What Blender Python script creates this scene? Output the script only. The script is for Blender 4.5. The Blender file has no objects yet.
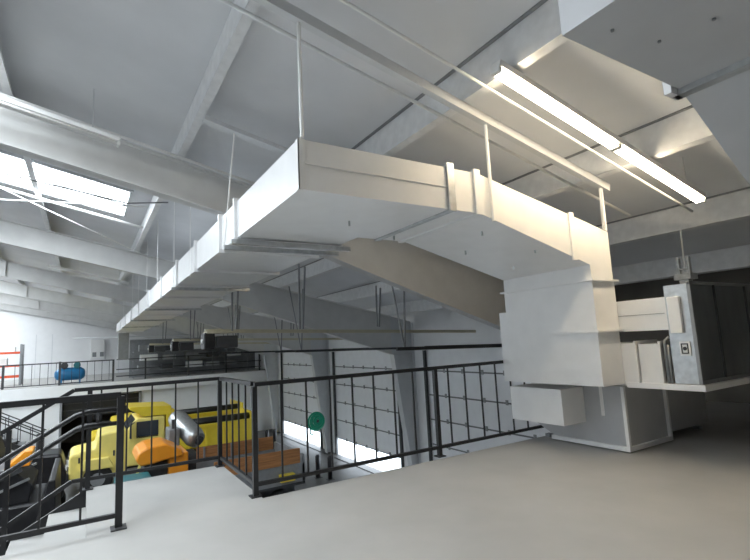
import bpy, math, random
from mathutils import Vector, Matrix
random.seed(4)
SC = bpy.context.scene
COL = SC.collection
PI = math.pi

# ------------------------------------------------------------------ camera
Rw = Matrix(((0.85341381, -0.02572618, -0.52059873),
             (-0.51889447, -0.13645668, -0.84387683),
             (-0.04932945, 0.99031194, -0.12980318)))
# Rw maps camera coordinates to world coordinates (x right, y along the hall, z up)
cam_d = bpy.data.cameras.new('camera'); cam = bpy.data.objects.new('camera', cam_d); COL.objects.link(cam)
cam_d.sensor_width = 36; cam_d.lens = 470.0 / 750 * 36; cam_d.clip_end = 200; cam_d.clip_start = 0.05
def ortho(m):
    x = Vector(m[0]).normalized(); y = Vector(m[1]); y = (y - x * y.dot(x)).normalized(); z = x.cross(y)
    return Matrix((x, y, z))
cam.matrix_world = Matrix.Translation((0, 0, 1.45)) @ ortho(Rw).to_4x4()
SC.camera = cam

# ------------------------------------------------------------------ materials
MATS = {}
def mat(name, col, rough=0.55, metal=0.0, var=0.06, scale=6.0, bump=0.0, spec=0.5, stretch=None):
    if name in MATS: return MATS[name]
    m = bpy.data.materials.new(name); m.use_nodes = True
    nt = m.node_tree; b = nt.nodes['Principled BSDF']
    tc = nt.nodes.new('ShaderNodeTexCoord'); mp = nt.nodes.new('ShaderNodeMapping')
    if stretch: mp.inputs['Scale'].default_value = stretch
    nz = nt.nodes.new('ShaderNodeTexNoise'); nz.inputs['Scale'].default_value = scale; nz.inputs['Detail'].default_value = 6
    cr = nt.nodes.new('ShaderNodeValToRGB')
    c = Vector(col)
    cr.color_ramp.elements[0].position = 0.3; cr.color_ramp.elements[1].position = 0.7
    cr.color_ramp.elements[0].color = (*[max(0, v * (1 - var)) for v in c], 1)
    cr.color_ramp.elements[1].color = (*[min(1, v * (1 + var)) for v in c], 1)
    nt.links.new(tc.outputs['Object'], mp.inputs['Vector']); nt.links.new(mp.outputs[0], nz.inputs['Vector'])
    nt.links.new(nz.outputs['Fac'], cr.inputs[0]); nt.links.new(cr.outputs[0], b.inputs['Base Color'])
    b.inputs['Roughness'].default_value = rough; b.inputs['Metallic'].default_value = metal
    b.inputs['Specular IOR Level'].default_value = spec
    if bump:
        bp = nt.nodes.new('ShaderNodeBump'); bp.inputs['Strength'].default_value = bump; bp.inputs['Distance'].default_value = 0.02
        nt.links.new(nz.outputs['Fac'], bp.inputs['Height']); nt.links.new(bp.outputs[0], b.inputs['Normal'])
    MATS[name] = m
    return m
def emit(name, col, s):
    if name in MATS: return MATS[name]
    m = bpy.data.materials.new(name); m.use_nodes = True
    b = m.node_tree.nodes['Principled BSDF']
    b.inputs['Base Color'].default_value = (*col, 1); b.inputs['Emission Color'].default_value = (*col, 1)
    b.inputs['Emission Strength'].default_value = s
    MATS[name] = m
    return m

ROOFM  = mat('roof_insulation_facing', (.72, .735, .76), .6, var=.05, scale=1.2, bump=.35)
STEEL  = mat('painted_frame_steel', (.66, .68, .70), .5, var=.05, scale=3)
RAFTM  = mat('painted_rafter_steel', (.68, .68, .67), .5, var=.05, scale=3)
PURLM  = mat('galvanised_purlin', (.78, .79, .80), .42, .1, var=.07, scale=8)
DUCTG  = mat('grey_painted_duct', (.52, .53, .55), .45, var=.04, scale=4, bump=.05)
DUCTM  = mat('white_painted_duct', (.87, .875, .88), .36, var=.025, scale=5, bump=.06)
GALV   = mat('galvanised_sheet', (.55, .57, .58), .33, .75, var=.14, scale=14)
DARKGALV = mat('dark_metal_cabinet', (.20, .22, .235), .3, .35, var=.35, scale=2.2, stretch=(1, 1, .35))
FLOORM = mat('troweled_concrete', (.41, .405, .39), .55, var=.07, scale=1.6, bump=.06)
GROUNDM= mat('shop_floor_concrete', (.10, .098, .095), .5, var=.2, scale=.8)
BLACK  = mat('black_rail_paint', (.018, .018, .020), .38, var=.2, scale=9)
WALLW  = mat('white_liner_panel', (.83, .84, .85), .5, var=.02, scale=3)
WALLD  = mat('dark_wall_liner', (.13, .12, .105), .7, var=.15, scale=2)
DOORM  = mat('overhead_door_panel', (.80, .82, .85), .45, var=.03, scale=3)
SEAM   = mat('door_seam_grey', (.16, .17, .18), .6, var=.1)  # dark grey strips in the joints between door panels
DARKM  = mat('dark_steel', (.05, .052, .055), .5, var=.2, scale=7)
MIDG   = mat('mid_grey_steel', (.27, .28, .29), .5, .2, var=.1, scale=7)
YELLOW = mat('yellow_truck_paint', (.86, .66, .05), .35, var=.06, scale=3)
PALEY  = mat('pale_yellow_truck_paint', (.90, .76, .22), .4, var=.06, scale=3)
ORANGE = mat('orange_machine_paint', (.90, .33, .025), .35, var=.06, scale=3)
TEAL   = mat('teal_machine_paint', (.03, .16, .19), .4, var=.1, scale=4)
BLUE   = mat('blue_tank_paint', (.02, .19, .42), .3, var=.08, scale=4)
GREEN  = mat('green_hose_rubber', (.0, .30, .17), .4, var=.08, scale=9)
RED    = mat('red_orange_rack_beam', (.75, .10, .03), .4, var=.06)
WOOD   = mat('brown_board_wood', (.42, .19, .07), .7, var=.25, scale=4, stretch=(.4, 6, 6))
RUBBER = mat('black_tyre_rubber', (.02, .02, .02), .8, var=.2, scale=12)
GLASS  = mat('dark_cab_glass', (.05, .06, .07), .08, var=.05)
SNOW   = mat('snowy_ground', (.93, .94, .96), .8, var=.03, scale=.5, bump=.2)
WHITE  = mat('white_plastic', (.88, .88, .87), .4, var=.02)
CREAM  = mat('pale_painted_rail', (.60, .56, .42), .45, var=.05)
TUBE   = emit('fluorescent_tube_glow', (1.0, .84, .60), 29.0)
TUBEC  = emit('fill_tube_glow', (.88, .95, 1.0), 30.0)  # tubes of the added strip lights outside the view
SKYL   = emit('skylight_panel_glow', (.90, .96, 1.0), 7.0)
CONC_TREAD = FLOORM

# ------------------------------------------------------------------ mesh helper
class MB:
    def __init__(s): s.v = []; s.f = []
    def add(s, vs, fs):
        n = len(s.v); s.v += [tuple(v) for v in vs]; s.f += [tuple(i + n for i in f) for f in fs]; return s
    def box(s, x0, y0, z0, x1, y1, z1):
        vs = [(x, y, z) for x in (x0, x1) for y in (y0, y1) for z in (z0, z1)]
        return s.add(vs, [(0, 1, 3, 2), (4, 6, 7, 5), (0, 4, 5, 1), (2, 3, 7, 6), (0, 2, 6, 4), (1, 5, 7, 3)])
    def bar(s, p, q, w, h, up=(0, 0, 1)):
        p = Vector(p); q = Vector(q); d = (q - p).normalized(); up = Vector(up)
        if abs(d.dot(up)) > .98: up = Vector((0, 1, 0))
        a = d.cross(up).normalized() * w / 2; b = a.cross(d).normalized() * h / 2
        vs = [p - a - b, p + a - b, p + a + b, p - a + b, q - a - b, q + a - b, q + a + b, q - a + b]
        return s.add(vs, [(0, 1, 2, 3), (7, 6, 5, 4), (0, 4, 5, 1), (1, 5, 6, 2), (2, 6, 7, 3), (3, 7, 4, 0)])
    def tube(s, pts, r, n=10, cap=True):
        pts = [Vector(p) for p in pts]; rings = []; prev = None
        for i, p in enumerate(pts):
            if i == 0: d = pts[1] - p
            elif i == len(pts) - 1: d = p - pts[i - 1]
            else: d = (pts[i + 1] - p).normalized() + (p - pts[i - 1]).normalized()
            d.normalize()
            if prev is None:
                u = d.orthogonal().normalized()
            else:
                u = (prev - d * prev.dot(d)).normalized()
            prev = u; w = d.cross(u)
            rr = r[i] if isinstance(r, (list, tuple)) else r
            rings.append([p + (u * math.cos(2 * PI * k / n) + w * math.sin(2 * PI * k / n)) * rr for k in range(n)])
        vs = [v for R in rings for v in R]; fs = []
        for i in range(len(pts) - 1):
            for k in range(n):
                a = i * n + k; b = i * n + (k + 1) % n
                fs.append((a, b, b + n, a + n))
        if cap:
            fs.append(tuple(range(n - 1, -1, -1))); fs.append(tuple(range((len(pts) - 1) * n, len(pts) * n)))
        return s.add(vs, fs)
    def prism(s, poly, ax, a0, a1):
        # poly: 2-D outline; ax: axis the outline is pushed along ('x','y','z')
        def P(u, v, w):
            return {'x': (w, u, v), 'y': (u, w, v), 'z': (u, v, w)}[ax]
        n = len(poly)
        vs = [P(u, v, a0) for u, v in poly] + [P(u, v, a1) for u, v in poly]
        fs = [tuple(range(n)), tuple(range(2 * n - 1, n - 1, -1))]
        fs += [(i, i + n, (i + 1) % n + n, (i + 1) % n) for i in range(n)]
        return s.add(vs, fs)
    def build(s, name, material, parent=None, bevel=0, smooth=False):
        me = bpy.data.meshes.new(name); off = parent_world(parent)
        if parent is None:
            xs = [v[0] for v in s.v]; ys = [v[1] for v in s.v]; zs = [v[2] for v in s.v]
            loc = Vector(((min(xs) + max(xs)) / 2, (min(ys) + max(ys)) / 2, min(zs)))
        else:
            loc = Vector((0, 0, 0))
        base = off + loc
        me.from_pydata([tuple(Vector(v) - base) for v in s.v], [], s.f); me.update()
        import bmesh
        bm = bmesh.new(); bm.from_mesh(me); bmesh.ops.recalc_face_normals(bm, faces=bm.faces); bm.to_mesh(me); bm.free()
        me.materials.append(material)
        if smooth:
            for p in me.polygons: p.use_smooth = len(p.vertices) == 4
        o = bpy.data.objects.new(name, me); COL.objects.link(o)
        if parent is not None: o.parent = parent
        o.location = loc
        if bevel:
            md = o.modifiers.new('bevel', 'BEVEL'); md.width = bevel; md.segments = 2; md.limit_method = 'ANGLE'
        return o
def parent_world(p):
    v = Vector((0, 0, 0))
    while p is not None:
        v = v + p.location; p = p.parent
    return v
def thing(name, label, cat, loc, group=None):
    o = bpy.data.objects.new(name, None); COL.objects.link(o); o.location = loc; o.empty_display_size = .2
    o['label'] = label; o['category'] = cat
    if group: o['group'] = group
    return o
def tag(o, label, cat, group=None):
    o['label'] = label; o['category'] = cat
    if group: o['group'] = group
    return o
def struct(o): o['kind'] = 'structure'; return o
def bx(*a): return MB().box(*a)

# ------------------------------------------------------------------ constants of the hall
G = -3.76                     # shop floor
XW = 10.28                    # inside of the door wall
XL = -11.0                    # left wall
YN, YF = -3.0, 43.0           # near and far walls
S = .226                      # roof fall per metre towards the door wall
roof = lambda x: 4.80 - S * x
FR = [7.1, 14.28, 21.46, 28.64, 35.82, 42.75]    # steel frames

# ------------------------------------------------------------------ setting
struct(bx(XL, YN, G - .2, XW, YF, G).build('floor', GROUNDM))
# roof underside, one sloping sheet
struct(MB().prism([(XL, roof(XL)), (XW + .3, roof(XW + .3)), (XW + .3, roof(XW + .3) + .15), (XL, roof(XL) + .15)], 'y', YN, YF).build('ceiling', ROOFM))
# right wall with three overhead door openings
DOORS = [(8.05, 13.45), (15.3, 20.75), (22.5, 27.9)]
DT, DB = 1.06, G + .78
w = MB()
ys = [7.3] + [v for d in DOORS for v in d] + [YF]
for i in range(0, len(ys), 2):
    w.box(XW, ys[i], G, XW + .2, ys[i + 1], roof(XW))
for a, b in DOORS:
    w.box(XW, a, DT + .1, XW + .2, b, roof(XW))
struct(w.build('wall_right', WALLW))
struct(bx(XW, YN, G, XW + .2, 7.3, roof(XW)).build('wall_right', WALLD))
struct(MB().prism([(XL, G), (XW, G), (XW, roof(XW)), (XL, roof(XL))], 'y', YF, YF + .2).build('wall_far', WALLW))
struct(MB().prism([(XL, G), (XW, G), (XW, roof(XW)), (XL, roof(XL))], 'y', YN - .2, YN).build('wall_near', WALLD))
struct(bx(XL - .2, YN, G, XL, YF, roof(XL)).build('wall_left', WALLW))
struct(bx(XW + .2, -10, G - .25, XW + 40, 60, G - .02).build('ground_outside', SNOW))

# upper floor in front (mezzanine slab with the stair opening)
m = MB()
T = -.30
m.box(XL, YN, T, XW, 4.70, 0)
m.box(.04, 4.70, T, 1.50, 6.36, 0)
struct(m.build('floor_upper', FLOORM))
struct(bx(1.50, 4.62, T - .02, XW, 4.705, -.002).build('trim_1', DARKM))

# far mezzanine floor and the wall below it
struct(bx(XL, 29.9, -.30, XW, YF, 0).build('floor_far', FLOORM))
struct(bx(XL, 29.8, -.62, XW, 29.9, -.02).build('trim_2', WALLW))
m = MB(); m.box(XL, 30.1, G, -1.0, 30.3, -.3); m.box(2.62, 30.1, G, XW, 30.3, -.3); m.box(-1.0, 30.1, -.72, 2.62, 30.3, -.3)
struct(m.build('wall_under_mezzanine', WALLW))
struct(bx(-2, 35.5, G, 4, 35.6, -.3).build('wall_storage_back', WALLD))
f = MB(); f.box(-1.1, 30.0, G, -1.0, 30.1, -.62); f.box(2.62, 30.0, G, 2.72, 30.1, -.62); f.box(-1.1, 30.0, -.72, 2.72, 30.1, -.62)
struct(f.build('door_1', MIDG))
# half-open storage door leaf: dark panels seen in the opening
r = thing('roll_up_door', 'dark roll-up door in the opening under the far mezzanine', 'door', (.8, 30.4, G))
bx(-.98, 30.36, -1.75, 2.6, 30.42, -.72).build('curtain', BLACK, r)
for zz in (-1.05, -1.4): bx(-.98, 30.34, zz, 2.6, 30.36, zz + .04).build('rib', DARKM, r)

# ------------------------------------------------------------------ overhead doors
WHERE = ['nearest, behind the guard railing', 'second from the camera, middle of the wall', 'farthest of the three, left of the second column']
for i, (a, b) in enumerate(DOORS):
    d = thing('overhead_door', 'pale sectional overhead door in the right wall, ' + WHERE[i], 'garage door', (XW + .06, (a + b) / 2, DB), 'sectional overhead doors')
    n = 5; hgt = (DT + .12 - DB) / n
    for k in range(n):
        p = bx(XW + .03, a, DB + k * hgt + .012, XW + .09, b, DB + (k + 1) * hgt - .012).build('door_panel', DOORM, d)
        h = MB()
        for t in range(1, 6):
            yy = a + (b - a) * t / 6
            h.box(XW - .0, yy - .04, DB + k * hgt - .05, XW + .03, yy + .04, DB + k * hgt + .09)
        h.build('hinge', MIDG, p)
    s = MB()
    for k in range(0, n): s.box(XW + .022, a, DB + k * hgt - .022, XW + .08, b, DB + k * hgt + .022)
    s.build('seam_strip', SEAM, d)
    sp = MB(); sp.tube([(XW - .12, a + .1, DT + .12), (XW - .12, b - .1, DT + .12)], .035); sp.build('torsion_shaft', DARKM, d)
    for yy in (a - .04, b + .04):
        bx(XW - .10, yy - .05, G, XW - .01, yy + .05, DT).build('vertical_track', DARKM, d)
        tk = MB(); tk.bar((XW - .05, yy, DT + .10), (XW - 4.9, yy, DT + .22), .05, .07); tk.build('horizontal_track', DARKM, d)
        for xx in (XW - 4.7,):
            hg = MB(); hg.bar((xx, yy, DT + .2), (xx + .1, yy, roof(xx) - .36), .03, .03); hg.bar((xx, yy, DT + .2), (xx - .35, yy, roof(xx - .3) - .36), .025, .025)
            hg.build('track_hanger', MIDG, d)

OPW = ['black-motored door opener hanging nearest, with a long pale rail', 'second door opener from the camera, smaller in view', 'farthest door opener, smallest in view']
for i, (a, b) in enumerate(DOORS):
    yc = (a + b) / 2; x0 = 2.2 if i == 0 else 2.6; z = 1.86
    o = thing('door_opener', OPW[i] + ', under the roof', 'door opener', (x0, yc, z - .4), 'door openers')
    bx(x0 - .05, yc - .18, z - .40, x0 + .18, yc + .18, z - .04).build('motor', BLACK, o, .03)
    bx(x0 + .22, yc - .16, z - .38, x0 + .68, yc + .16, z - .12).build('gearbox', DARKM, o, .02)
    bx(x0 - .0, yc - .2, z - .06, x0 + .75, yc + .2, z - .02).build('mounting_plate', CREAM, o)
    mm = MB(); mm.bar((x0, yc, z), (XW - .15, yc, z - .25), .07, .08); mm.build('rail', CREAM, o)
    nut = MB(); nut.tube([(x0 - .08, yc - .03, z - .22), (x0 - .05, yc - .03, z - .22)], .045); nut.build('indicator', WHITE, o)
    for k, xx in enumerate((x0 + .58, x0 + 2.2, x0 + 4.4)):
        for (u, v, w_) in ((0, .02, -.05), (.12, .22, .05)):
            h = MB(); h.bar((xx + u, yc + w_, z - .02), (xx + v, yc + w_, roof(xx + v) - .36), .035, .035); h.build('hanger_angle', MIDG, o)
# ------------------------------------------------------------------ steel frames
XR = XL + .04
BOT = [(XR, 3.86 - S * XR), (1.67, 3.49), (3.48, 2.90), (5.33, 2.28), (7.21, 1.66), (9.36, .95)]
def tb(x): return 4.45 - S * x
RW = ['nearest, crossing above the long duct', 'second from the camera', 'third from the camera', 'fourth from the camera', 'fifth from the camera', 'farthest, against the far wall']
for i, Y in enumerate(FR):
    r = thing('rafter', 'tapered grey steel roof rafter, ' + RW[i], 'beam', (0, Y, 3.5), 'sloping roof rafters')
    top = [(x, tb(x)) for x in (9.362, XR)]
    poly = BOT[:-1] + [(9.362, .957)] + top
    MB().prism(poly, 'y', Y - .012, Y + .012).build('web', RAFTM, r)
    fl = MB()
    for (p, q) in zip(BOT[:-1], BOT[1:-1] + [(9.362, .957)]):
        fl.prism([(p[0], p[1]), (q[0], q[1]), (q[0], q[1] + .02), (p[0], p[1] + .02)], 'y', Y - .11, Y + .11)
    fl.build('bottom_flange', RAFTM, r)
    MB().prism([(XR, tb(XR)), (9.34, tb(9.34)), (9.34, tb(9.34) - .02), (XR, tb(XR) - .02)], 'y', Y - .11, Y + .11).build('top_flange', RAFTM, r)
    for xx in (-5.5, -2.6):
        MB().prism([(xx, 3.9 - S * xx), (xx + .02, 3.9 - S * xx), (xx + .02, tb(xx) - .02), (xx, tb(xx) - .02)], 'y', Y - .1, Y + .1).build('stiffener', RAFTM, r)
CW = ['', 'nearest in view, between the first two overhead doors', 'second in view, with the green hose', 'third in view, past the farthest overhead door', 'fourth in view, beyond the far mezzanine edge', 'at the far wall corner']
for i, Y in enumerate(FR):
    if i == 0: continue
    z0 = G if i < 4 else 0
    c = thing('frame_column', 'tapered grey steel wall column, ' + CW[i], 'column', (XW - .3, Y, z0), 'tapered wall columns')
    MB().prism([(XW - .02, z0), (10.0, z0), (9.36, .95), (9.36, tb(9.36)), (XW - .02, tb(XW))] if z0 == G else [(XW - .02, 0), (9.5, 0), (9.36, .95), (9.36, tb(9.36)), (XW - .02, tb(XW))], 'y', Y - .012, Y + .012).build('web', STEEL, c)
    lo = (10.0, z0) if z0 == G else (9.5, 0)
    MB().prism([lo, (9.36, .95), (9.38, .95), (lo[0] + .02, lo[1])], 'y', Y - .13, Y + .13).build('inner_flange', STEEL, c)
    bx(XW - .03, Y - .13, z0, XW - .005, Y + .13, tb(XW) - .05).build('outer_flange', STEEL, c)
    bx(9.38, Y - .13, .93, XW - .03, Y + .13, .955).build('cap_plate', STEEL, c)
    bx(lo[0] - .1, Y - .18, z0, XW - .01, Y + .18, z0 + .03).build('base_plate', MIDG, c)

# purlins: Z sections along the hall, one per run
PX = [-10.4, -8.95, -6.95, -4.95, -2.95, -.95, 1.07, 3.10, 5.16, 7.22, 9.2]
for i, x in enumerate(PX):
    zt = roof(x); zb = zt - (.35 if x > 2 else .29)
    p = MB()
    p.prism([(x - .008, zb), (x + .008, zb), (x + .008, zt - .002), (x - .008, zt - .002)], 'y', YN, YF)
    p.prism([(x, zb - .0), (x + .085, zb - .018), (x + .085, zb - .002), (x, zb + .016)], 'y', YN, YF)
    p.prism([(x + .077, zb), (x + .085, zb), (x + .085, zb + .03), (x + .077, zb + .03)], 'y', YN, YF)
    o = p.build('purlin', PURLM)
    wh = {-.95: 'at the upper left edge of the view', 1.07: 'left of the long duct, upper left ceiling', 3.10: 'passing over the bend of the duct',
          5.16: 'behind the lit tube fixture', 7.22: 'past the end of the lit tube fixture', 9.2: 'lowest of all, beside the door wall'}.get(x, None)
    if wh is None: wh = {-10.4: 'highest of all, by the left wall', -8.95: 'second highest', -6.95: 'third highest', -4.95: 'fourth highest', -2.95: 'fifth highest, passing over the skylights'}[x]
    tag(o, 'long galvanised roof purlin running the hall, ' + wh, 'beam', 'roof purlins')

# dark joints of the roof lining, one beside each run
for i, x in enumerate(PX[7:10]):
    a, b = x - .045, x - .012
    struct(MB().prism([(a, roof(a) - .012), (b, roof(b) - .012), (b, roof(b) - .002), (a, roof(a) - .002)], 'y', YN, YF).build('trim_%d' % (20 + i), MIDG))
# struts, pipes and rods under the roof
zc = lambda x, c: c - S * x
def chan(name, x0, x1, Y, c, w_, h_, m_, label, cat, grp=None):
    b = MB(); b.bar((x0, Y, zc(x0, c)), (x1, Y, zc(x1, c)), w_, h_)
    return tag(b.build(name, m_), label, cat, grp)
chan('support_channel', -.2, 5.42, 3.24, 4.40, .07, .09, STEEL, 'white steel channel under the roof that carries the duct rods', 'channel')
chan('support_channel', 1.12, 3.2, 5.5, 4.42, .12, .05, STEEL, 'short pale channel running off the purlin left of the duct', 'channel')
def pipe(name, pts, r_, m_, label, cat='pipe', grp=None):
    b = MB(); b.tube(pts, r_, 8); return tag(b.build(name, m_, smooth=True), label, cat, grp)
pipe('conduit', [(-1.5, 3.5, zc(-1.5, 4.41)), (6.3, 3.5, zc(6.3, 4.41))], .018, PURLM, 'thin conduit crossing under the roof behind the duct rods')
pipe('sprinkler_pipe', [(-1.5, 2.86, zc(-1.5, 4.40)), (6.6, 2.86, zc(6.6, 4.40))], .014, WHITE, 'slim white pipe just behind the lit tube fixture')
pipe('sprinkler_pipe', [(-6, 6.7, zc(-6, 4.36)), (2.9, 6.7, zc(2.9, 4.36))], .022, WHITE, 'slim white pipe running along the nearest rafter')
pipe('sprinkler_pipe', [(-6, 10.95, zc(-6, 4.40)), (1.0, 11.2, zc(1.0, 4.40))], .03, WHITE, 'white pipe below the skylight, beside the crossing rods')
pipe('cable', [(-6, 10.3, zc(-6, 4.40)), (-1.3, 10.1, zc(-1.3, 4.40)), (.6, 9.7, zc(.6, 4.40)), (1.2, 9.0, zc(1.2, 4.42))], .014, MIDG, 'thin grey cable strung across the bright skylight', 'cable')
pipe('brace_rod', [(-4.9, 7.4, zc(-4.9, 4.36)), (1.5, 14.1, zc(1.5, 4.36))], .014, WHITE, 'thin diagonal brace rod falling to the right below the skylight', 'brace rod', 'roof brace rods')
pipe('brace_rod', [(-3.8, 14.1, zc(-3.8, 4.36)), (.9, 9.45, zc(.9, 4.36))], .014, WHITE, 'thin diagonal brace rod that crosses the other rod by the skylight', 'brace rod', 'roof brace rods')

# skylights in the roof slope; all but the first are unseen, added for brightness
SKY = [(-7.6, .66, 10.1, 11.95, 'wide bright roof skylight beside the second rafter'), (-2.82, -1.3, 2.0, 6.3, 'added unseen fill skylight above the left end of the stairs'),
       (-8.0, -3.3, 17.2, 19.4, 'added unseen fill skylight between the second and third rafters'), (-8.0, -3.6, 24.4, 26.6, 'added unseen fill skylight between the third and fourth rafters'),
       (-8.0, -3.9, 31.6, 33.8, 'roof skylight over the far mezzanine'), (-8.0, -3.9, 37.6, 40.4, 'farthest added unseen fill skylight over the far mezzanine')]
for i, (x0, x1, y0, y1, lb) in enumerate(SKY):
    k = thing('skylight', lb, 'skylight', ((x0 + x1) / 2, (y0 + y1) / 2, roof((x0 + x1) / 2) - .05), 'roof skylights')
    def sl(a, b, c, d, t0, t1): return MB().prism([(a, roof(a) - t0), (b, roof(b) - t0), (b, roof(b) - t1), (a, roof(a) - t1)], 'y', c, d)
    sl(x0, x1, y0, y1, .012, .004).build('glazing_panel', SKYL, k)
    fr = MB()
    for a, b, c, d in ((x0 - .06, x1 + .06, y0 - .06, y0), (x0 - .06, x1 + .06, y1, y1 + .06), (x0 - .06, x0, y0, y1), (x1, x1 + .06, y0, y1)):
        fr.prism([(a, roof(a) - .05), (b, roof(b) - .05), (b, roof(b) - .003), (a, roof(a) - .003)], 'y', c, d)
    mid = (y0 + y1) / 2 - .05
    fr.prism([(x0, roof(x0) - .05), (x1, roof(x1) - .05), (x1, roof(x1) - .013), (x0, roof(x0) - .013)], 'y', mid, mid + .1)
    fr.build('frame', STEEL, k)
    ld = bpy.data.lights.new('daylight_fill_area', 'AREA'); ld.shape = 'RECTANGLE'; ld.size = x1 - x0; ld.size_y = y1 - y0  # lamp under every panel, the added unseen ones included
    ld.energy = 84 * (x1 - x0) * (y1 - y0) / 10 * (1.6, 3.3, 4.6, 4.6, 2.4, 1.2)[i]; ld.color = (.86, .94, 1)
    lo = bpy.data.objects.new('skylight_and_fill_light', ld); COL.objects.link(lo)
    lo.location = ((x0 + x1) / 2, (y0 + y1) / 2, roof((x0 + x1) / 2) - .30); lo.rotation_euler = (0, math.atan(S), 0)

# ------------------------------------------------------------------ tube light fixtures
def tube_light(x0, x1, Y, c, label, lit=True, n=2, tm=None):
    f = thing('tube_light_fixture', label, 'ceiling light', ((x0 + x1) / 2, Y, zc((x0 + x1) / 2, c)), 'strip light fixtures')
    b = MB(); b.bar((x0, Y, zc(x0, c) + .05), (x1, Y, zc(x1, c) + .05), .13, .06); b.build('housing', WHITE, f, .008)
    L = (x1 - x0) / n
    for k in range(n):
        a = x0 + k * L + .04; d = a + L - .08
        for s in ((-.035, .035)):
            t = MB(); t.tube([(a, Y + s, zc(a, c) - .0), (d, Y + s, zc(d, c) - .0)], .019, 10); t.build('tube', (tm or TUBE) if lit else WHITE, f, smooth=True)
        for (u0, u1) in ((a - .05, a - .01), (d + .01, d + .04)):
            e = MB(); e.bar((u0, Y, zc(u0, c)), (u1, Y, zc(u1, c)), .10, .05); e.build('lamp_holder', WHITE, f)
    for xx in (x0 + .3, x1 - .3):
        h = MB(); h.tube([(xx, Y, zc(xx, c) + .07), (xx, Y, roof(xx))], .006, 6); h.build('hanger', STEEL, f)
tube_light(2.93, 6.3, 2.62, 4.36, 'lit double-length fluorescent fixture right of the duct bend')
tube_light(-4.2, .30, 6.55, 4.18, 'unlit white strip fixture along the nearest rafter', lit=False)
tube_light(-5.6, -2.2, 1.0, 3.9, 'added fill strip light left of the stairs, outside the view to the left', tm=TUBEC)  # this and the next three are unseen, added to brighten the ceiling
tube_light(-5.9, -2.6, 4.6, 3.9, 'added unseen fill strip light over the far side of the stairs, to the left', tm=TUBEC)
tube_light(-7.0, -3.6, 15.8, 3.9, 'added unseen fill strip light in the second bay, high at the left', tm=TUBEC)
tube_light(-7.4, -4.0, 23.4, 3.9, 'added unseen fill strip light in the third bay, high at the left', tm=TUBEC)
for (x0, x1, Y, lb) in ((-1.2, 1.3, 19.9, 'unlit strip fixture left of the duct, past the second rafter'),):
    tube_light(x0, x1, Y, 4.36, lb, lit=False)

# ------------------------------------------------------------------ supply duct
D = thing('supply_duct', 'long white rectangular duct that turns and drops into the riser', 'duct', (2.0, 3.3, 2.6))
DX0, DX1, DZ0, DZ1, DY0, DY1 = 1.38, 2.64, 2.65, 3.06, 3.28, 4.62
bx(DX0, DY1, DZ0, DX1, 29.2, DZ1).build('long_trunk', DUCTM, D)
bx(DX0, DY0, DZ0, 3.28, DY1, DZ1).build('cross_trunk', DUCTM, D)
MB().prism([(3.28, 2.65), (4.96, 2.21), (4.96, 2.72), (3.28, 3.06)], 'y', DY0, DY1).build('sloping_trunk', DUCTM, D)
MB().prism([(4.96, 2.03), (5.38, 2.03), (5.38, 2.63), (4.96, 2.72)], 'y', DY0, DY1).build('riser_top', DUCTM, D)
bx(4.955, DY0 - .004, 1.44, 5.385, DY1, 2.03).build('riser_middle', DUCTM, D)
bx(4.96, DY0, .82, 5.38, DY1, 1.44).build('riser_bottom', DUCTM, D)
bx(4.98, DY1, .82, 5.36, 4.77, 1.76).build('rear_casing', DUCTM, D)
def ring(x0, y0, z0, x1, y1, z1, ax, a, t, e):
    r_ = MB()
    if ax == 'z':
        r_.box(x0 - e, y0 - e, a, x1 + e, y0, a + t); r_.box(x0 - e, y1, a, x1 + e, y1 + e, a + t); r_.box(x0 - e, y0, a, x0, y1, a + t); r_.box(x1, y0, a, x1 + e, y1, a + t)
    if ax == 'y':
        r_.box(x0 - e, a, z0 - e, x1 + e, a + t, z0); r_.box(x0 - e, a, z1, x1 + e, a + t, z1 + e); r_.box(x0 - e, a, z0, x0, a + t, z1); r_.box(x1, a, z0, x1 + e, a + t, z1)
    if ax == 'x':
        r_.box(a, y0 - e, z0 - e, a + t, y1 + e, z0); r_.box(a, y0 - e, z1, a + t, y1 + e, z1 + e); r_.box(a, y0 - e, z0, a + t, y0, z1); r_.box(a, y1, z0, a + t, y1 + e, z1)
    return r_
for z in (2.02, 1.43): ring(4.96, DY0, 0, 5.38, DY1, 0, 'z', z, .022, .045).build('flange', DUCTM, D)
for y in (5.05, 5.75, 7.3, 9.0, 11.1, 13.6, 16.4, 19.2, 22.2, 25.6, 28.9):
    ring(DX0, 0, DZ0, DX1, 0, DZ1, 'y', y, .05, .035).build('flange', DUCTM, D)
ring(0, DY0, DZ0, 0, DY1, DZ1, 'x', 2.88, .06, .018).build('flange', GALV, D)
ring(0, DY0, DZ0, 0, DY1, DZ1, 'x', 3.22, .06, .02).build('flange', DUCTM, D)
g = MB(); g.box(2.87, DY0 - .028, DZ0 - .02, 2.95, DY0 - .005, DZ1 + .04); g.build('flange_bracket', GALV, D)
g = MB(); g.box(3.21, DY0 - .028, DZ0 - .02, 3.29, DY0 - .005, DZ1 + .03); g.build('flange_bracket', DUCTM, D)
g = MB(); g.box(4.64, DY0 - .02, 2.25, 4.72, DY0, 2.80); g.build('flange_bracket', DUCTM, D)
s_ = MB(); s_.box(1.42, DY0 - .012, 2.86, 2.87, DY0, 2.875); s_.build('seam', WHITE, D)
g = MB(); g.box(DX0 - .008, DY0 - .008, DZ0, DX0 + .05, DY0, DZ1 + .002); g.box(DX0 - .008, DY0 - .008, DZ0, DX0, DY0 + .05, DZ1 + .002); g.build('corner_angle', WHITE, D)
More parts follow.
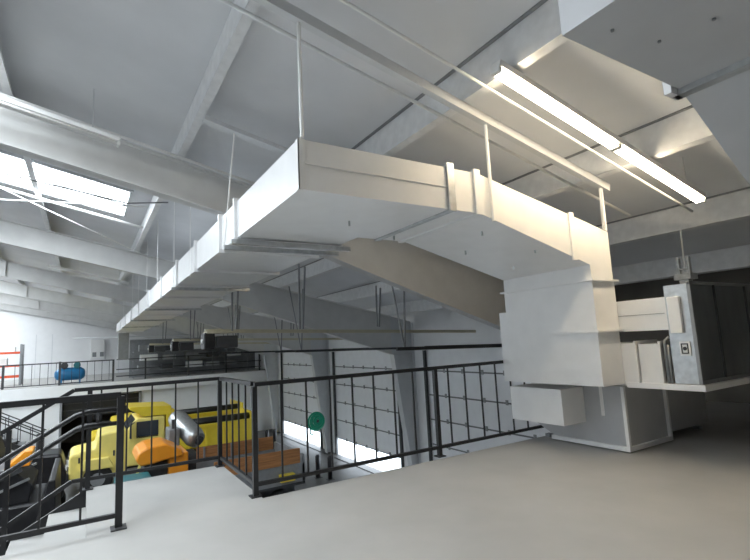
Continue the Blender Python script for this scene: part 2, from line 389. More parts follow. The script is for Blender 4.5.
# trapeze bars under the long trunk, with rods
for y in (5.0, 5.32, 9.2, 13.8, 18.4, 23.0):
    b = MB(); b.bar((DX0 - .08, y, DZ0 - .06), (DX1 + .10, y, DZ0 - .06), .045, .05); b.build('trapeze_bar', GALV, D)
rd = MB(); rd.tube([(DX0 - .04, 5.5, DZ0 - .08), (DX0 + .1, 5.5, zc(DX0, 4.40))], .009, 6); rd.build('hanger_rod', WHITE, D)
for y in (7.6, 9.2, 11.6, 13.8, 16.2, 18.4, 23.0):
    rd = MB()
    for xx in (DX0 - .04,): rd.tube([(xx, y, DZ0 - .08), (xx, y, roof(xx) - .01)], .005, 6)
    rd.build('hanger_rod', WHITE, D)
for (xx, zt_) in ((1.40, DZ1), (3.42, 3.0), (5.30, 2.63)):
    rd = MB(); rd.tube([(xx, 3.25, zt_ - .42 if xx > 3 and xx < 4 else zt_), (xx, 3.25, zc(xx, 4.40))], .017, 8); rd.build('hanger_rod', WHITE, D)
rd = MB(); rd.tube([(5.33, 3.3, 2.6), (5.27, 3.25, 3.2)], .012, 8); rd.build('hanger_rod', WHITE, D)
for (xx, yy, zz) in ((3.6, 3.6, 2.53), (3.9, 4.2, 2.45), (4.3, 3.5, 2.36), (4.6, 4.1, 2.28), (2.2, 4.0, 2.61), (3.0, 4.4, 2.61)):
    bx(xx - .008, yy - .008, zz - .01, xx + .008, yy + .008, zz + .04).build('bolt', GALV, D)
# end casing at the far end of the trunk
bx(1.5, 29.3, 1.15, 2.0, 29.8, 2.6).build('end_drop', MIDG, D)

# ------------------------------------------------------------------ second duct, overhead right
E2 = thing('return_duct', 'grey overhead duct in the top right corner, seen from below', 'duct', (2.5, .6, 2.5))
bx(1.60, -.9, 2.63, 2.53, 1.07, 3.15).build('trunk', DUCTG, E2)
MB().prism([(2.53, 2.63), (3.55, 1.98), (3.55, 2.55), (2.53, 3.15)], 'y', -.9, 1.07).build('sloping_trunk', DUCTG, E2)
MB().prism([(3.55, 1.98), (5.1, 1.98), (5.1, 2.55), (3.55, 2.55)], 'y', -.9, 1.07).build('lower_trunk', DUCTG, E2)
ring(0, -.9, 2.63, 0, 1.07, 3.15, 'x', 2.50, .06, .03).build('flange', GALV, E2)
g = MB(); g.box(2.44, 1.075, 2.60, 2.56, 1.11, 3.2); g.build('flange_bracket', WHITE, E2)
for (xx, yy) in ((1.7, -.7), (2.4, 1.0), (1.7, 1.0), (2.4, -.7)):
    q = MB(); q.tube([(xx, yy, 3.15), (xx, yy, roof(xx) - .002)], .01, 6); q.build('hanger_rod', STEEL, E2)
rv = MB()
for (xx, yy) in ((1.75, .95), (2.0, .9), (2.05, .72), (2.2, .45), (2.75, .8)):
    rv.tube([(xx, yy, 2.622 if xx < 2.5 else 2.49), (xx, yy, 2.64)], .007, 8)
rv.build('rivet', MIDG, E2)

# ------------------------------------------------------------------ air handler on its platform
H = thing('air_handler', 'dark reflective metal air handling cabinet at the right edge', 'air handler', (6.5, 2.6, .84))
AX, AY = 5.42, 2.47
bx(AX + .02, AY + .02, .845, 9.2, AY + .27, 1.90).build('cabinet', DARKGALV, H, .006)
bx(AX, AY, .845, AX + .02, AY + .27, 1.90).build('end_panel', GALV, H)
fr = MB(); fr.box(AX - .015, AY - .005, .845, AX + .02, AY + .03, 1.91); fr.box(AX - .015, AY - .005, 1.89, 9.2, AY + .02, 1.92); fr.box(AX, AY - .005, .845, 9.2, AY + .015, .88); fr.build('corner_frame', MIDG, H)
for xx in (5.95, 6.72, 7.5):
    bx(xx, AY + .002, .88, xx + .018, AY + .02, 1.89).build('panel_joint', DARKM, H)
bx(AX - .045, AY + .11, 1.38, AX, AY + .235, 1.77).build('control_box', WHITE, H, .008)
lbx = bx(AX - .015, AY + .07, 1.14, AX - .002, AY + .175, 1.29).build('warning_label', WHITE, H)
q = MB(); a_, y_ = AX - .02, AY + .0
q.box(a_, y_ + .087, 1.16, a_ + .005, y_ + .158, 1.172); q.box(a_, y_ + .087, 1.258, a_ + .005, y_ + .158, 1.27); q.box(a_, y_ + .087, 1.172, a_ + .005, y_ + .098, 1.258); q.box(a_, y_ + .147, 1.172, a_ + .005, y_ + .158, 1.258)
q.tube([(a_, y_ + .122, 1.215), (a_ + .004, y_ + .122, 1.215)], .02, 12)
q.build('label_print', DARKM, lbx)
HB = thing('trapeze_hanger', 'galvanised forked hanger bracket with rod behind the top of the air handler', 'hanger', (7.2, 3.3, .85))
bx(7.14, 3.26, .85, 7.26, 3.38, 2.10).build('post', GALV, HB)
b = MB(); b.box(7.10, 3.21, 2.10, 7.30, 3.43, 2.18); b.box(7.17, 3.24, 2.18, 7.23, 3.27, 2.42); b.box(7.17, 3.37, 2.18, 7.23, 3.40, 2.42); b.box(7.17, 3.24, 2.24, 7.23, 3.40, 2.26); b.build('fork', GALV, HB)
b = MB(); b.tube([(7.2, 3.32, 2.22), (7.24, 3.32, roof(7.24) - .34)], .011, 8); b.build('hanger_rod', STEEL, HB)
pl_ = thing('equipment_platform', 'white steel slab platform under the air handler', 'platform', (6, 2.8, .76))
MB().prism([(5.39, 2.44), (9.2, 2.44), (9.2, 4.0), (5.55, 4.0), (5.55, 3.27), (5.39, 3.27)], 'z', .775, .84).build('deck', DUCTM, pl_, .006)
# stub ducts between the riser and the air handler
U = thing('stub_duct', 'upper white stub duct joining riser and air handler', 'duct', (5.5, 3.0, 1.42), 'stub ducts beside the riser')
bx(5.42, 2.74, 1.42, 5.80, 3.30, 1.78).build('casing', DUCTM, U)
bx(5.38, 3.30, 1.44, 5.80, 4.0, 1.78).build('casing', DUCTM, U)
bx(5.414, 2.76, 1.60, 5.42, 3.29, 1.606).build('seam', MIDG, U)
U = thing('stub_duct', 'lower white stub duct with two raised flanges on the platform', 'duct', (5.5, 3.0, .86), 'stub ducts beside the riser')
bx(5.39, 3.12, .84, 5.80, 3.50, 1.29).build('casing', DUCTM, U)
bx(5.42, 2.86, .84, 5.80, 3.10, 1.27).build('casing', DUCTM, U)
ring(5.40, 0, .88, 5.80, 0, 1.28, 'y', 3.10, .022, .03).build('flange', WHITE, U)
ring(5.42, 0, .88, 5.80, 0, 1.27, 'y', 2.84, .022, .03).build('flange', WHITE, U)
pp = MB(); pp.tube([(5.42, 2.80, .84), (5.42, 2.80, 1.30), (5.45, 2.76, 1.34)], .018, 8); pp.tube([(5.41, 2.765, .84), (5.41, 2.765, 1.26)], .012, 8)
tag(pp.build('service_pipe', MIDG, smooth=True), 'pair of small grey pipes rising beside the end panel of the air handler', 'pipe')

# ------------------------------------------------------------------ lower plenum
Pn = thing('lower_plenum', 'large grey plenum box on the floor below the platform', 'duct', (6.2, 3.9, .03))
m = MB()
m.prism([(3.40, .07), (4.45, .07), (4.76, .22), (4.76, .77), (3.40, .77)], 'x', 5.5, 6.38)
m.build('box_section', DUCTG, Pn)
m = MB(); m.box(6.42, 3.42, .10, 7.5, 4.7, .77); m.build('box_section', DUCTG, Pn)
fl = MB(); fl.box(5.46, 3.36, .02, 6.4, 4.46, .07); fl.box(5.46, 3.36, .07, 5.50, 3.40, .77); fl.box(6.38, 3.36, .02, 6.42, 4.6, .77); fl.build('base_flange', DUCTM, Pn)
bx(5.06, 3.93, .30, 5.5, 4.76, .74).build('side_branch', DUCTM, Pn)
bx(5.49, 3.66, .40, 5.5, 3.70, .76).build('strap', WHITE, Pn)
for (a, b) in ((5.6, 3.5), (7.4, 3.5), (5.6, 4.6), (7.4, 4.6)): bx(a, b, 0, a + .08, b + .08, .04).build('foot', MIDG, Pn)

# ------------------------------------------------------------------ guard railings
def railing(name, label, p0, p1, posts, zt=1.08, zb=.11, sp=.28, r=.024, z0=0.0, bal=.0085, base=True, grp='black guard railings', nobal=False):
    p0 = Vector((*p0, z0)); p1 = Vector((*p1, z0)); L = (p1 - p0).length; u = (p1 - p0) / L
    R_ = thing(name, label, 'railing', p0, grp)
    up = Vector((0, 0, 1))
    MB().bar(p0 + up * zt, p1 + up * zt, r * 2, r * 1.7).build('top_rail', BLACK, R_)
    MB().bar(p0 + up * zb, p1 + up * zb, r * 1.5, r * 1.5).build('bottom_rail', BLACK, R_)
    for t in posts:
        c = p0 + u * t
        MB().bar(c, c + up * (zt - r * .8), r * 2, r * 2, up=(0, 1, 0)).build('post', BLACK, R_)
        if base: bx(c.x - .055, c.y - .055, z0, c.x + .055, c.y + .055, z0 + .012).build('base_plate', BLACK, R_)
    n = max(2, round(L / sp))
    if not nobal:
        for k in range(1, n):
            t = L * k / n
            if any(abs(t - q) < .08 for q in posts): continue
            c = p0 + u * t
            MB().bar(c + up * zb, c + up * (zt - .01), bal * 2, bal * 2, up=(0, 1, 0)).build('baluster', BLACK, R_)
    return R_
railing('guard_railing', 'black guard railing along the floor edge, running right to the duct riser', (1.46, 4.80), (9.9, 4.80), (0, 2.32, 4.64, 6.96, 8.44), sp=.28)
railing('guard_railing', 'short black railing return from the corner post to the stair landing', (1.47, 4.88), (1.47, 6.22), (), sp=.28)
FR2 = railing('guard_railing', 'black railing on the far side of the stair landing, ending in a sloping stair rail', (-.10, 6.30), (1.47, 6.30), (1.57, .15), sp=.27)
k = .6
q = MB(); q.bar((-.10, 6.30, 1.08), (-3.4, 6.30, 1.08 - k * 3.3), .05, .042); q.build('sloping_top_rail', BLACK, FR2)
q = MB(); q.bar((-.10, 6.30, .11), (-3.4, 6.30, .11 - k * 3.3), .04, .04); q.build('sloping_bottom_rail', BLACK, FR2)
for t in range(1, 12):
    x = -.10 - .28 * t; post = t in (2, 7, 11)
    MB().bar((x, 6.30, (.11 if not post else -.15) - k * (.28 * t)), (x, 6.30, 1.06 - k * .28 * t), .045 if post else .017, .045 if post else .017, up=(0, 1, 0)).build('post' if post else 'baluster', BLACK, FR2)
# inner handrails of the stair: two level starts that bend down
for (nm, Y, zz, lab) in (('handrail', 4.86, (.97, .85), 'pair of black stair handrails nearest the camera, bending down to the left'), ('handrail', 6.20, (.84, .70), 'pair of black stair handrails on the far side of the stairs')):
    hr = thing(nm, lab, 'handrail', (0, Y, .7), 'stair handrails')
    for z in zz:
        q = MB(); q.tube([(.26, Y, z), (.02, Y, z), (-.06, Y, z - .02), (-3.2, Y, z - k * 3.14)], .019, 8); q.build('rail', BLACK, hr, smooth=True)
    br = MB()
    yy = 4.80 if Y < 5 else 6.26
    for x in (.1, -1.0, -2.2):
        z = zz[0] - max(0, -x - .06) * k
        br.bar((x, Y, z - .02), (x, yy, z - .08), .02, .04)
    br.build('bracket', BLACK, hr)
NG = thing('guard_railing', 'black railing on the near side of the stairs, ending at the post by the landing', 'railing', (.27, 4.78, 0), 'black guard railings')
for z, r_ in ((1.10, .048), (.105, .036)):
    q = MB(); q.bar((.27, 4.76, z), (-4.5, 4.76, z), r_, r_); q.build('top_rail' if z > 1 else 'bottom_rail', BLACK, NG)
for x in (.27, -1.95, -4.2):
    MB().bar((x, 4.76, 0), (x, 4.76, 1.09), .055, .055, up=(0, 1, 0)).build('post', BLACK, NG)
    bx(x - .06, 4.68, 0, x + .06, 4.76 + .05, .012).build('base_plate', DARKM, NG)
for t in range(1, 17):
    x = .27 - .277 * t
    if abs(x + 1.95) < .05: continue
    MB().bar((x, 4.76, .1), (x, 4.76, 1.09), .017, .017, up=(0, 1, 0)).build('baluster', BLACK, NG)
# stairs going down to the left
ST = thing('staircase', 'stairs with pale treads and black stringers going down left from the landing', 'stairs', (-1.6, 5.5, G))
n = 20; rise = -G / n; run = rise / k
for i in range(1, n):
    x1 = .04 - (i - 1) * run; z = -i * rise
    bx(x1 - run - .02, 4.74, z - .05, x1, 6.32, z).build('tread', FLOORM, ST)
for Y in (4.715, 6.325):
    a = -.02; L_ = n * run
    MB().prism([(.04, .0), (.04, -.34), (.04 - L_, G), (.04 - L_ - .3, G), (.04 - L_ - .3, G + .12)], 'y', Y - (.012 if Y < 5 else -.0), Y + (.0 if Y < 5 else .035)).build('stringer', BLACK, ST)

# far mezzanine railing
FRL = thing('mezzanine_railing', 'thin dark railing along the edge of the far mezzanine', 'railing', (0, 30.0, 0), 'black guard railings')
MB().bar((-9, 30.0, 1.16), (1.35, 30.0, 1.16), .06, .06).build('top_rail', DARKM, FRL)
MB().bar((-9, 30.0, .08), (1.35, 30.0, .08), .05, .05).build('bottom_rail', DARKM, FRL)
for x in (-8.1, -5.8, -3.5, -1.15, 1.3):
    bx(x - .05, 29.95, 0 if x != -1.15 else -.0, x + .05, 30.05, 1.16 if x != -1.15 else 1.22).build('post', DARKM, FRL)
x = -8.9
while x < 1.25:
    if min(abs(x - v) for v in (-8.1, -5.8, -3.5, -1.15, 1.3)) > .12:
        bx(x - .012, 29.99, .08, x + .012, 30.01, 1.15).build('baluster', DARKM, FRL)
    x += .345
F2 = thing('mezzanine_railing', 'two-bar dark pipe railing right of the thin railing, before the shelving', 'railing', (4, 30.0, 0), 'black guard railings')
for z in (1.16, .62, .25):
    MB().bar((1.45, 30.0, z), (9.6, 30.0, z), .05, .05).build('rail', DARKM, F2)
for x in (2.9, 5.2, 7.4, 9.5): bx(x - .04, 29.96, 0, x + .04, 30.04, 1.16).build('post', DARKM, F2)

# far stair up to the mezzanine (against the wall under it)
FS = thing('staircase', 'distant dark stair railings descending to the right under the far mezzanine', 'stairs', (-3.5, 28.9, G))
kk = .58
for Y in (28.35, 29.4):
    for dz in (0, -.28):
        q = MB(); q.bar((-6.2, Y, .55 + dz), (-1.6, Y, .55 + dz - kk * 4.6), .045, .045); q.build('handrail', BLACK, FS)
    for t in range(0, 10):
        x = -6.0 + t * .48; z = .55 - kk * (x + 6.2)
        bx(x - .015, Y - .015, z - .98, x + .015, Y + .015, z).build('baluster', BLACK, FS)
    MB().prism([(-6.2, -.45), (-1.5, -.45 - kk * 4.7), (-1.5, -.75 - kk * 4.7), (-6.2, -.75)], 'y', Y - .03, Y + .03).build('stringer', BLACK, FS)
for t in range(15):
    x = -6.1 + t * .31; z = -.5 - kk * (x + 6.2)
    bx(x, 28.38, z - .04, x + .3, 29.37, z).build('tread', MIDG, FS)

# ------------------------------------------------------------------ wheels etc.
def wheel(cx, cy, cz, r_, w_, parent, axis='y', hubm=None):
    d = Vector((0, 1, 0)) if axis == 'y' else Vector((1, 0, 0)); c = Vector((cx, cy, cz))
    t = MB(); t.tube([c - d * w_ / 2, c - d * w_ * .38, c + d * w_ * .38, c + d * w_ / 2], [r_ * .88, r_, r_, r_ * .88], 20)
    o = t.build('wheel', RUBBER, parent, smooth=False)
    h = MB(); h.tube([c - d * (w_ / 2 + .02), c + d * (w_ / 2 + .02)], r_ * .48, 14); h.build('hub', hubm or MIDG, o)

def dump_truck(ox, oy, label, hood, tarp=True, shield=True):
    # truck faces -x; ox front of hood, oy near side
    T_ = thing('dump_truck', label, 'truck', (ox + 3.4, oy + 1.2, G), 'yellow dump trucks')
    def b(n_, x0, y0, z0, x1, y1, z1, m_, bv=.03, par=None): return bx(ox + x0, oy + y0, G + z0, ox + x1, oy + y1, G + z1).build(n_, m_, par or T_, bv)
    # hood with sloping top
    MB().prism([(ox, G + .6), (ox + 1.9, G + .6), (ox + 1.9, G + 2.25), (ox + .95, G + 2.15), (ox + .85, G + 1.66), (ox + .1, G + 1.55), (ox, G + 1.45)], 'y', oy + .15, oy + 2.2).build('hood', hood, T_, .08)
    gz = b('grille', -.04, .55, .9, 0.0, 1.8, 1.42, DARKM, .01)
    b('bumper', -.25, .05, .55, .0, 2.3, .9, DARKM)
    for yy in (.25, 1.85): b('headlight', -.05, yy, 1.1, .01, yy + .25, 1.32, WHITE, .01)
    b('side_vent', .3, .13, 1.2, .36, .15, 1.4, DARKM, 0); b('side_vent', 1.45, .13, 1.3, 1.51, .15, 1.5, DARKM, 0)
    # fender, cab
    MB().prism([(ox + .35, G + .9), (ox + .5, G + 1.3), (ox + 1.3, G + 1.3), (ox + 1.5, G + .9)], 'y', oy - .05, oy + .2).build('fender', hood, T_, .03)
    c_ = MB().prism([(ox + 1.9, G + .8), (ox + 3.3, G + .8), (ox + 3.3, G + 2.62), (ox + 2.25, G + 2.62), (ox + 1.93, G + 2.2)], 'y', oy + .08, oy + 2.3).build('cab', hood, T_, .06)
    bx(ox + 2.25, oy + .05, G + 1.85, ox + 3.05, oy + .09, G + 2.48).build('side_window', GLASS, c_)
    MB().prism([(ox + 1.93, G + 2.2), (ox + 2.23, G + 2.58), (ox + 2.2, G + 2.6), (ox + 1.9, G + 2.23)], 'y', oy + .25, oy + 2.1).build('windshield', GLASS, c_)
    bx(ox + 2.15, oy + .05, G + 1.0, ox + 3.2, oy + .085, G + 1.9).build('door', hood, c_)
    mi = MB(); mi.box(ox + 2.0, oy - .22, G + 1.9, ox + 2.06, oy - .02, G + 2.5); mi.bar((ox + 2.03, oy - .1, G + 2.4), (ox + 2.2, oy + .1, G + 2.5), .03, .03); mi.build('mirror', DARKM, c_)
    # cab shield and dump body
    dz = 0
    if shield: MB().prism([(ox + 3.35, G + 1.2), (ox + 3.55, G + 1.2), (ox + 3.55, G + 2.98), (ox + 2.0, G + 3.08), (ox + 2.0, G + 2.98), (ox + 2.5, G + 2.66), (ox + 3.35, G + 2.64)], 'y', oy + .1, oy + 2.3).build('cab_shield', YELLOW, T_, .02)
    m_ = MB()
    m_.box(ox + 3.5, oy, G + 1.1, ox + 7.0, oy + .08, G + 2.0); m_.box(ox + 3.5, oy + 2.32, G + 1.1, ox + 7.0, oy + 2.4, G + 2.0)
    m_.box(ox + 3.5, oy, G + 1.1, ox + 7.0, oy + 2.4, G + 1.18); m_.box(ox + 6.92, oy, G + 1.1, ox + 7.0, oy + 2.4, G + 2.35); m_.box(ox + 3.5, oy, G + 1.1, ox + 3.6, oy + 2.4, G + 2.4)
    m_.build('dump_body', YELLOW, T_, .015)
    for xx in (4.2, 4.9, 5.6, 6.3): bx(ox + xx, oy - .04, G + 1.1, ox + xx + .07, oy, G + 1.95).build('body_rib', YELLOW, T_)
    for y_ in (oy - .06, oy + 2.3): bx(ox + 3.5, y_, G + 1.95, ox + 7.0, y_ + .16, G + 2.06).build('body_rim', YELLOW, T_)
    if tarp:
        t_ = MB(); t_.tube([(ox + 3.6, oy + .55, G + 2.12), (ox + 6.9, oy + .5, G + 2.12)], .16, 10); t_.build('rolled_tarp', BLACK, T_, smooth=True)
        bx(ox + 3.6, oy + .1, G + 1.6, ox + 6.9, oy + 2.3, G + 1.75).build('load', DARKM, T_)
    fr_ = MB(); fr_.box(ox + .2, oy + .75, G + .6, ox + 7.0, oy + .9, G + .85); fr_.box(ox + .2, oy + 1.5, G + .6, ox + 7.0, oy + 1.65, G + .85); fr_.build('chassis', DARKM, T_)
    for xx in (.95, 4.9, 6.1):
        for yy in (.2, 2.2): wheel(ox + xx, oy + yy, G + .52, .52, .34, T_)
dump_truck(-.45, 21.6, 'pale yellow dump truck facing left, nearest, with a black rolled tarp', PALEY)
dump_truck(.2, 25.6, 'yellow dump truck parked behind the nearer yellow truck', YELLOW, shield=False)

# grey flatbed body with wooden side boards
W_ = thing('stake_trailer', 'grey trailer bed with brown wooden side boards below the guard railing', 'trailer', (4.7, 15.8, G))
x0, x1, y0, y1 = 3.2, 5.95, 14.4, 17.0
bx(x0, y0, -2.75, x1, y0 + .08, -2.2).build('side_wall', MIDG, W_); bx(x0, y1 - .08, -2.75, x1, y1, -2.2).build('side_wall', MIDG, W_)
bx(x0, y0, -2.83, x1, y1, -2.75).build('bed', DARKM, W_)
bx(x1 - .08, y0, -2.75, x1, y1, -1.95).build('end_wall', MIDG, W_)
for Y in (y0 - .01, y1 - .09):
    bx(x0, Y, -2.18, x1 - .15, Y + .06, -1.98).build('side_board', WOOD, W_); bx(x0, Y, -1.97, x1 - .15, Y + .06, -1.74).build('side_board', WOOD, W_)
for xx in (3.4, 4.3, 5.2):
    for Y in (y0 + .05, y1 - .14): bx(xx, Y, -2.7, xx + .06, Y + .05, -1.74).build('stake', MIDG, W_)
for yy in (y0 + .2, y1 - .2):
    for xx in (4.1, 5.2): wheel(xx, yy, G + .42, .42, .28, W_)
bx(x0, y0 + .9, G + .5, x1, y0 + 1.1, -2.83).build('chassis', DARKM, W_)
yb = bx(5.1, 14.2, -2.62, 5.55, 14.4, -2.42).build('battery_case', YELLOW); yb.location.z = yb.location.z
tag(yb, 'small yellow case on the side of the boarded trailer', 'case')

# orange machine with drum
O_ = thing('wood_chipper', 'orange chipper with a rounded feed hood in front of the yellow truck', 'machine', (2.0, 16.6, G))
MB().prism([(1.30, -1.62), (1.38, -1.42), (1.6, -1.30), (2.1, -1.26), (2.55, -1.50), (2.6, -1.68), (2.1, -1.72), (1.75, -1.78), (1.42, -1.80)], 'y', 15.7, 17.2).build('feed_hood', ORANGE, O_, .05)
bx(2.2, 15.8, -2.9, 2.75, 17.1, -1.60).build('body', ORANGE, O_, .04)
bx(1.55, 16.0, -2.75, 2.2, 16.9, -1.80).build('intake', DARKM, O_, .03)
q = MB(); q.bar((1.42, 15.75, -1.75), (1.15, 15.75, -2.6), .05, .07); q.build('guard_arm', PALEY, O_)
bx(1.2, 15.9, -3.2, 3.2, 17.0, -3.05).build('frame', DARKM, O_)
for yy in (15.7, 17.2): wheel(2.3, yy, G + .38, .38, .24, O_)
q = MB(); q.bar((1.3, 16.4, -3.12), (.2, 16.4, -3.2), .1, .1); q.build('tow_tongue', DARKM, O_)
C_ = thing('drum_mixer', 'light grey steel drum engine unit between the orange hood and the truck body', 'machine', (3.0, 18, G))
q = MB(); q.tube([(3.38, 17.6, -1.62), (3.28, 17.75, -1.52), (2.88, 18.6, -.98), (2.82, 18.75, -.92)], [.28, .34, .34, .28], 18); q.build('drum', GALV, C_, smooth=True)
q = MB(); q.tube([(3.43, 17.55, -1.65), (3.39, 17.6, -1.62)], .16, 14); q.build('drum_cap', DARKM, C_)
bx(2.45, 17.7, -1.85, 2.8, 18.5, -1.15).build('radiator', MIDG, C_, .04)
bx(2.2, 17.6, -3.0, 3.4, 18.6, -2.05).build('engine_block', DARKM, C_, .05)
q = MB(); q.tube([(2.6, 17.8, -1.2), (2.6, 17.8, -.85)], .05, 8); q.build('exhaust', DARKM, C_)
for xx in (2.4, 3.2):
    for yy in (17.65, 18.55): wheel(xx, yy, G + .36, .36, .2, C_)
q = MB(); q.bar((2.6, 18.0, -3.3), (2.6, 18.0, -2.9), .8, .8); q.build('pedestal', DARKM, C_)
# teal machine
TM = thing('generator_unit', 'dark teal machine partly hidden behind the stair post', 'machine', (1.2, 15.2, G))
bx(.75, 14.9, -2.9, 1.65, 15.7, -1.95).build('housing', TEAL, TM, .05)
bx(.85, 14.85, -2.5, 1.5, 14.9, -2.1).build('louvre', DARKM, TM)
for yy in (14.95, 15.65): wheel(1.2, yy, G + .35, .35, .18, TM)
bx(.8, 15.0, -3.3, 1.6, 15.6, -2.9).build('base_frame', DARKM, TM)

# black loader at the left
K_ = thing('skid_loader', 'black loader with an orange lamp box, behind the stair rails at the left', 'machine', (-1.7, 14.2, G))
bx(-3.6, 13.3, -2.9, -.75, 15.2, -1.7).build('chassis', BLACK, K_, .05)
MB().prism([(-2.9, -1.7), (-1.0, -1.7), (-.95, -1.35), (-1.3, -.95), (-2.2, -.95), (-2.9, -1.2)], 'y', 13.4, 15.1).build('cab', BLACK, K_, .03)
for Y in (13.38, 15.12):
    q = MB(); q.bar((-3.2, Y, -1.75), (-1.15, Y, -.95), .05, .12); q.build('lift_arm', DARKM, K_)
    q = MB(); q.bar((-3.2, Y, -2.0), (-1.0, Y, -1.18), .04, .05); q.build('hydraulic_rod', GALV, K_)
MB().prism([(-1.5, -.95), (-1.02, -.95), (-.98, -.62), (-1.12, -.62)], 'y', 13.6, 14.3).build('lamp_box', ORANGE, K_, .02)
MB().prism([(-1.0, -2.7), (-.45, -2.95), (-.5, -1.2), (-.62, -1.2)], 'y', 12.9, 15.6).build('bucket', BLACK, K_, .02)
bx(-2.4, 13.35, -1.6, -1.6, 13.4, -1.15).build('side_window', GLASS, K_)
for xx in (-3.0, -1.4):
    for yy in (13.2, 15.3): wheel(xx, yy, G + .55, .55, .36, K_, hubm=ORANGE)
K2 = thing('farm_tractor', 'black tractor with a rounded hood between the loader and the yellow truck', 'tractor', (-.75, 19.2, G))
MB().prism([(-2.1, -2.9), (-.5, -2.9), (-.42, -2.2), (-.6, -1.55), (-2.1, -1.45)], 'y', 18.3, 19.5).build('hood', BLACK, K2, .08)
MB().prism([(-3.4, -2.9), (-2.1, -2.9), (-2.1, -1.5), (-2.35, -.55), (-3.3, -.55)], 'y', 18.1, 19.7).build('cab', BLACK, K2, .05)
bx(-3.1, 18.06, -1.5, -2.4, 18.1, -.75).build('side_window', GLASS, K2)
for yy in (18.4, 19.2): bx(-.47, yy, -2.1, -.42, yy + .2, -1.95).build('headlight', WHITE, K2)
q = MB(); q.tube([(-1.2, 18.6, -1.5), (-1.2, 18.6, -.9)], .06, 8); q.build('exhaust', DARKM, K2)
for yy in (18.1, 19.7): wheel(-.95, yy, G + .5, .5, .3, K2, hubm=PALEY); wheel(-2.8, yy, G + .8, .8, .42, K2, hubm=PALEY)
# plough blade further left
# hose, bollards
hs = thing('hose_reel', 'green coiled hose hanging on the second wall column', 'hose', (9.3, 21.1, -2.2))
q = MB()
for i, rr in enumerate((.40, .33, .26, .19, .12)):
    pts = [(9.30 + .02 * i + rr * math.cos(a), 20.95 - .04 * (i % 2), -2.12 + rr * math.sin(a)) for a in [2 * PI * t / 24 for t in range(25)]]
    q.tube(pts, .045, 8, cap=False)
q.build('coil', GREEN, hs, smooth=True)
q = MB(); q.tube([(9.0, 20.95, -2.35), (8.97, 20.95, -2.62), (9.1, 20.95, -2.7)], .04, 8); q.build('hose_end', GREEN, hs, smooth=True)
bx(9.25, 20.98, -2.2, 9.6, 21.3, -2.05).build('bracket', DARKM, hs)
for i, (x, y, lb) in enumerate(((7.95, 17.9, 'near left'), (8.22, 17.35, 'near right'), (8.25, 25.0, 'far left'), (8.6, 24.8, 'far right'))):
    b = thing('bollard', 'short black bollard on the shop floor, ' + lb + ' of the four by the wall columns', 'bollard', (x, y, G), 'black bollards')
    q = MB(); q.tube([(x, y, G), (x, y, G + .82), (x, y, G + .88)], [.09, .09, .05], 12); q.build('pipe', BLACK, b, smooth=True)
    bx(x - .13, y - .13, G, x + .13, y + .13, G + .015).build('base_plate', DARKM, b)
# kerb of the shop floor by the doors
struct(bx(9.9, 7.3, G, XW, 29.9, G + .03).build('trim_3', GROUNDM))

# ------------------------------------------------------------------ far mezzanine things
A = thing('air_compressor', 'blue air compressor tank behind the far mezzanine railing', 'compressor', (-.7, 30.9, 0))
q = MB(); q.tube([(-1.42, 30.9, .52), (-1.36, 30.9, .52), (-1.2, 30.9, .52), (-.2, 30.9, .52), (-.06, 30.9, .52), (-.01, 30.9, .52)], [.12, .24, .33, .33, .24, .12], 18); q.build('tank', BLUE, A, smooth=True)
for xx in (-.98, -.4):
    q = MB(); q.tube([(xx, 30.65, .98), (xx, 31.15, .98)], .17, 12); q.build('motor', DARKM if xx < -.7 else TEAL, A)
bx(-1.2, 30.7, .82, -.2, 31.1, .87).build('top_plate', BLUE, A)
for xx in (-1.15, -.3): bx(xx, 30.7, 0, xx + .08, 31.1, .25).build('leg', BLUE, A)

RR = thing('pallet_rack', 'pallet rack with red beams at the left on the far mezzanine', 'shelf', (-4.6, 34, 0))
for z in (1.83, 1.10, .50):
    for Y in (33.5, 34.5): bx(-6.6, Y, z - .06, -3.2, Y + .06, z + .06).build('beam', RED, RR)
    bx(-6.6, 33.56, z + .0, -3.2, 34.5, z + .03).build('shelf_deck', WHITE, RR)
for xx in (-6.7, -3.2):
    for Y in (33.5, 34.5): bx(xx, Y, 0, xx + .1, Y + .08, 2.3).build('upright', MIDG, RR)
for i, (xx, z, ww, hh) in enumerate(((-5.6, 1.13, .7, .35), (-4.4, 1.13, .6, .4), (-4.9, .53, .9, .38), (-4.0, 1.86, .55, .3))):
    o = bx(xx, 33.7, z, xx + ww, 34.3, z + hh).build('storage_box', WHITE, bevel=.01)
    tag(o, 'white storage box on the red-beamed rack, ' + ('middle shelf left', 'middle shelf right', 'bottom shelf', 'top shelf')[i], 'box', 'boxes on the red rack')
WB = thing('wall_heater', 'pale wall cabinet with two dark vents, on the far wall', 'wall cabinet', (.75, YF - .2, 1.2))
bx(.3, YF - .28, 1.25, 1.2, YF - .01, 2.65).build('housing', WHITE, WB, .01)
for xx in (.42, .92): bx(xx, YF - .31, 1.35, xx + .26, YF - .28, 1.7).build('vent', MIDG, WB)
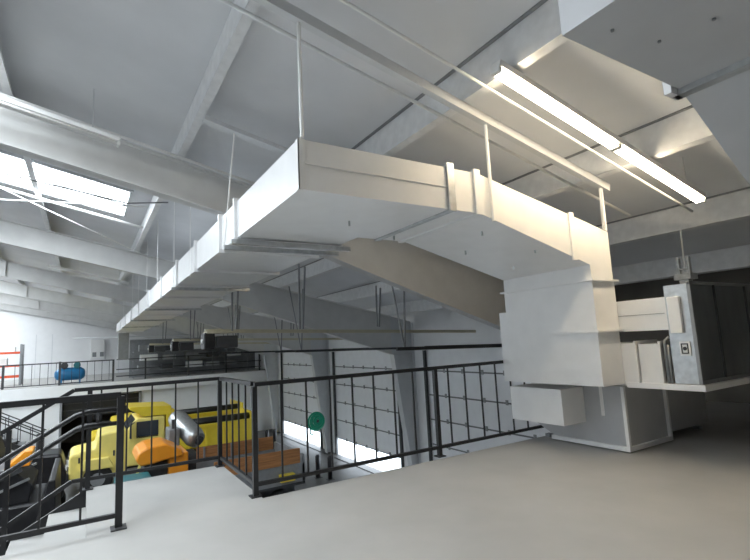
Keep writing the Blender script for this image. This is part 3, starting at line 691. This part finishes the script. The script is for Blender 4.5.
# wall panel seams on the far wall (battens)
for i, xx in enumerate((-6.2, -3.2, -2.2, 2.2)):
    struct(bx(xx, YF - .03, 0, xx + .04, YF - .001, 3.2).build('trim_%d' % (4 + i), STEEL))
SH = thing('steel_shelving', 'long dark steel shelving full of stock on the far mezzanine', 'shelf', (6, 32, 0))
for z in (.4, .95, 1.5): bx(2.4, 31.4, z, 9.2, 32.4, z + .05).build('shelf', MIDG, SH)
for xx in (2.4, 4.6, 6.9, 9.15):
    for Y in (31.4, 32.36): bx(xx, Y, 0, xx + .05, Y + .05, 2.1).build('upright', MIDG, SH)
cols = [MIDG, DARKM, WHITE, GALV]
pos = ['far left', 'left of centre', 'centre', 'right of centre', 'far right']
for r_, z in enumerate((.45, 1.0, 1.55)):
    for i in range(5):
        xx = 2.6 + i * 1.3 + random.uniform(0, .2); ww = random.uniform(.6, 1.0); hh = random.uniform(.22, .4)
        mm_ = cols[(i + r_ * 2) % 4]
        o = bx(xx, 31.5, z, xx + ww, 32.2, z + hh).build('stock_bin', mm_, bevel=.02)
        cn = {0: 'mid-grey', 1: 'black', 2: 'white', 3: 'metal'}[(i + r_ * 2) % 4]
        tag(o, cn + ' stock bin on the ' + ('bottom', 'middle', 'top')[r_] + ' shelf of the dark shelving, ' + pos[i], 'bin', 'bins on the dark shelving')
o = thing('partition_wall', 'grey partition panel at the end of the long duct', 'partition', (6, 34, 0))
bx(2.3, 33.2, 0, 10.2, 33.26, 2.3).build('panel', MIDG, o); bx(2.3, 33.18, 2.3, 10.2, 33.28, 2.36).build('cap', STEEL, o)
q = pipe('steel_pipe', [(-.6, 29.95, 2.42), (XW, 29.95, 2.36)], .03, STEEL, 'thin pale pipe crossing level with the end of the long duct')

# ------------------------------------------------------------------ world and lights
wd = bpy.data.worlds.new('world'); SC.world = wd; wd.use_nodes = True
bg = wd.node_tree.nodes['Background']; bg.inputs[0].default_value = (.80, .90, 1.0, 1); bg.inputs[1].default_value = 4.0
SC.view_settings.view_transform = 'Standard'; SC.view_settings.look = 'None'; SC.view_settings.gamma = 1
SC.view_settings.exposure = 0.5
SC.view_settings.use_curve_mapping = False
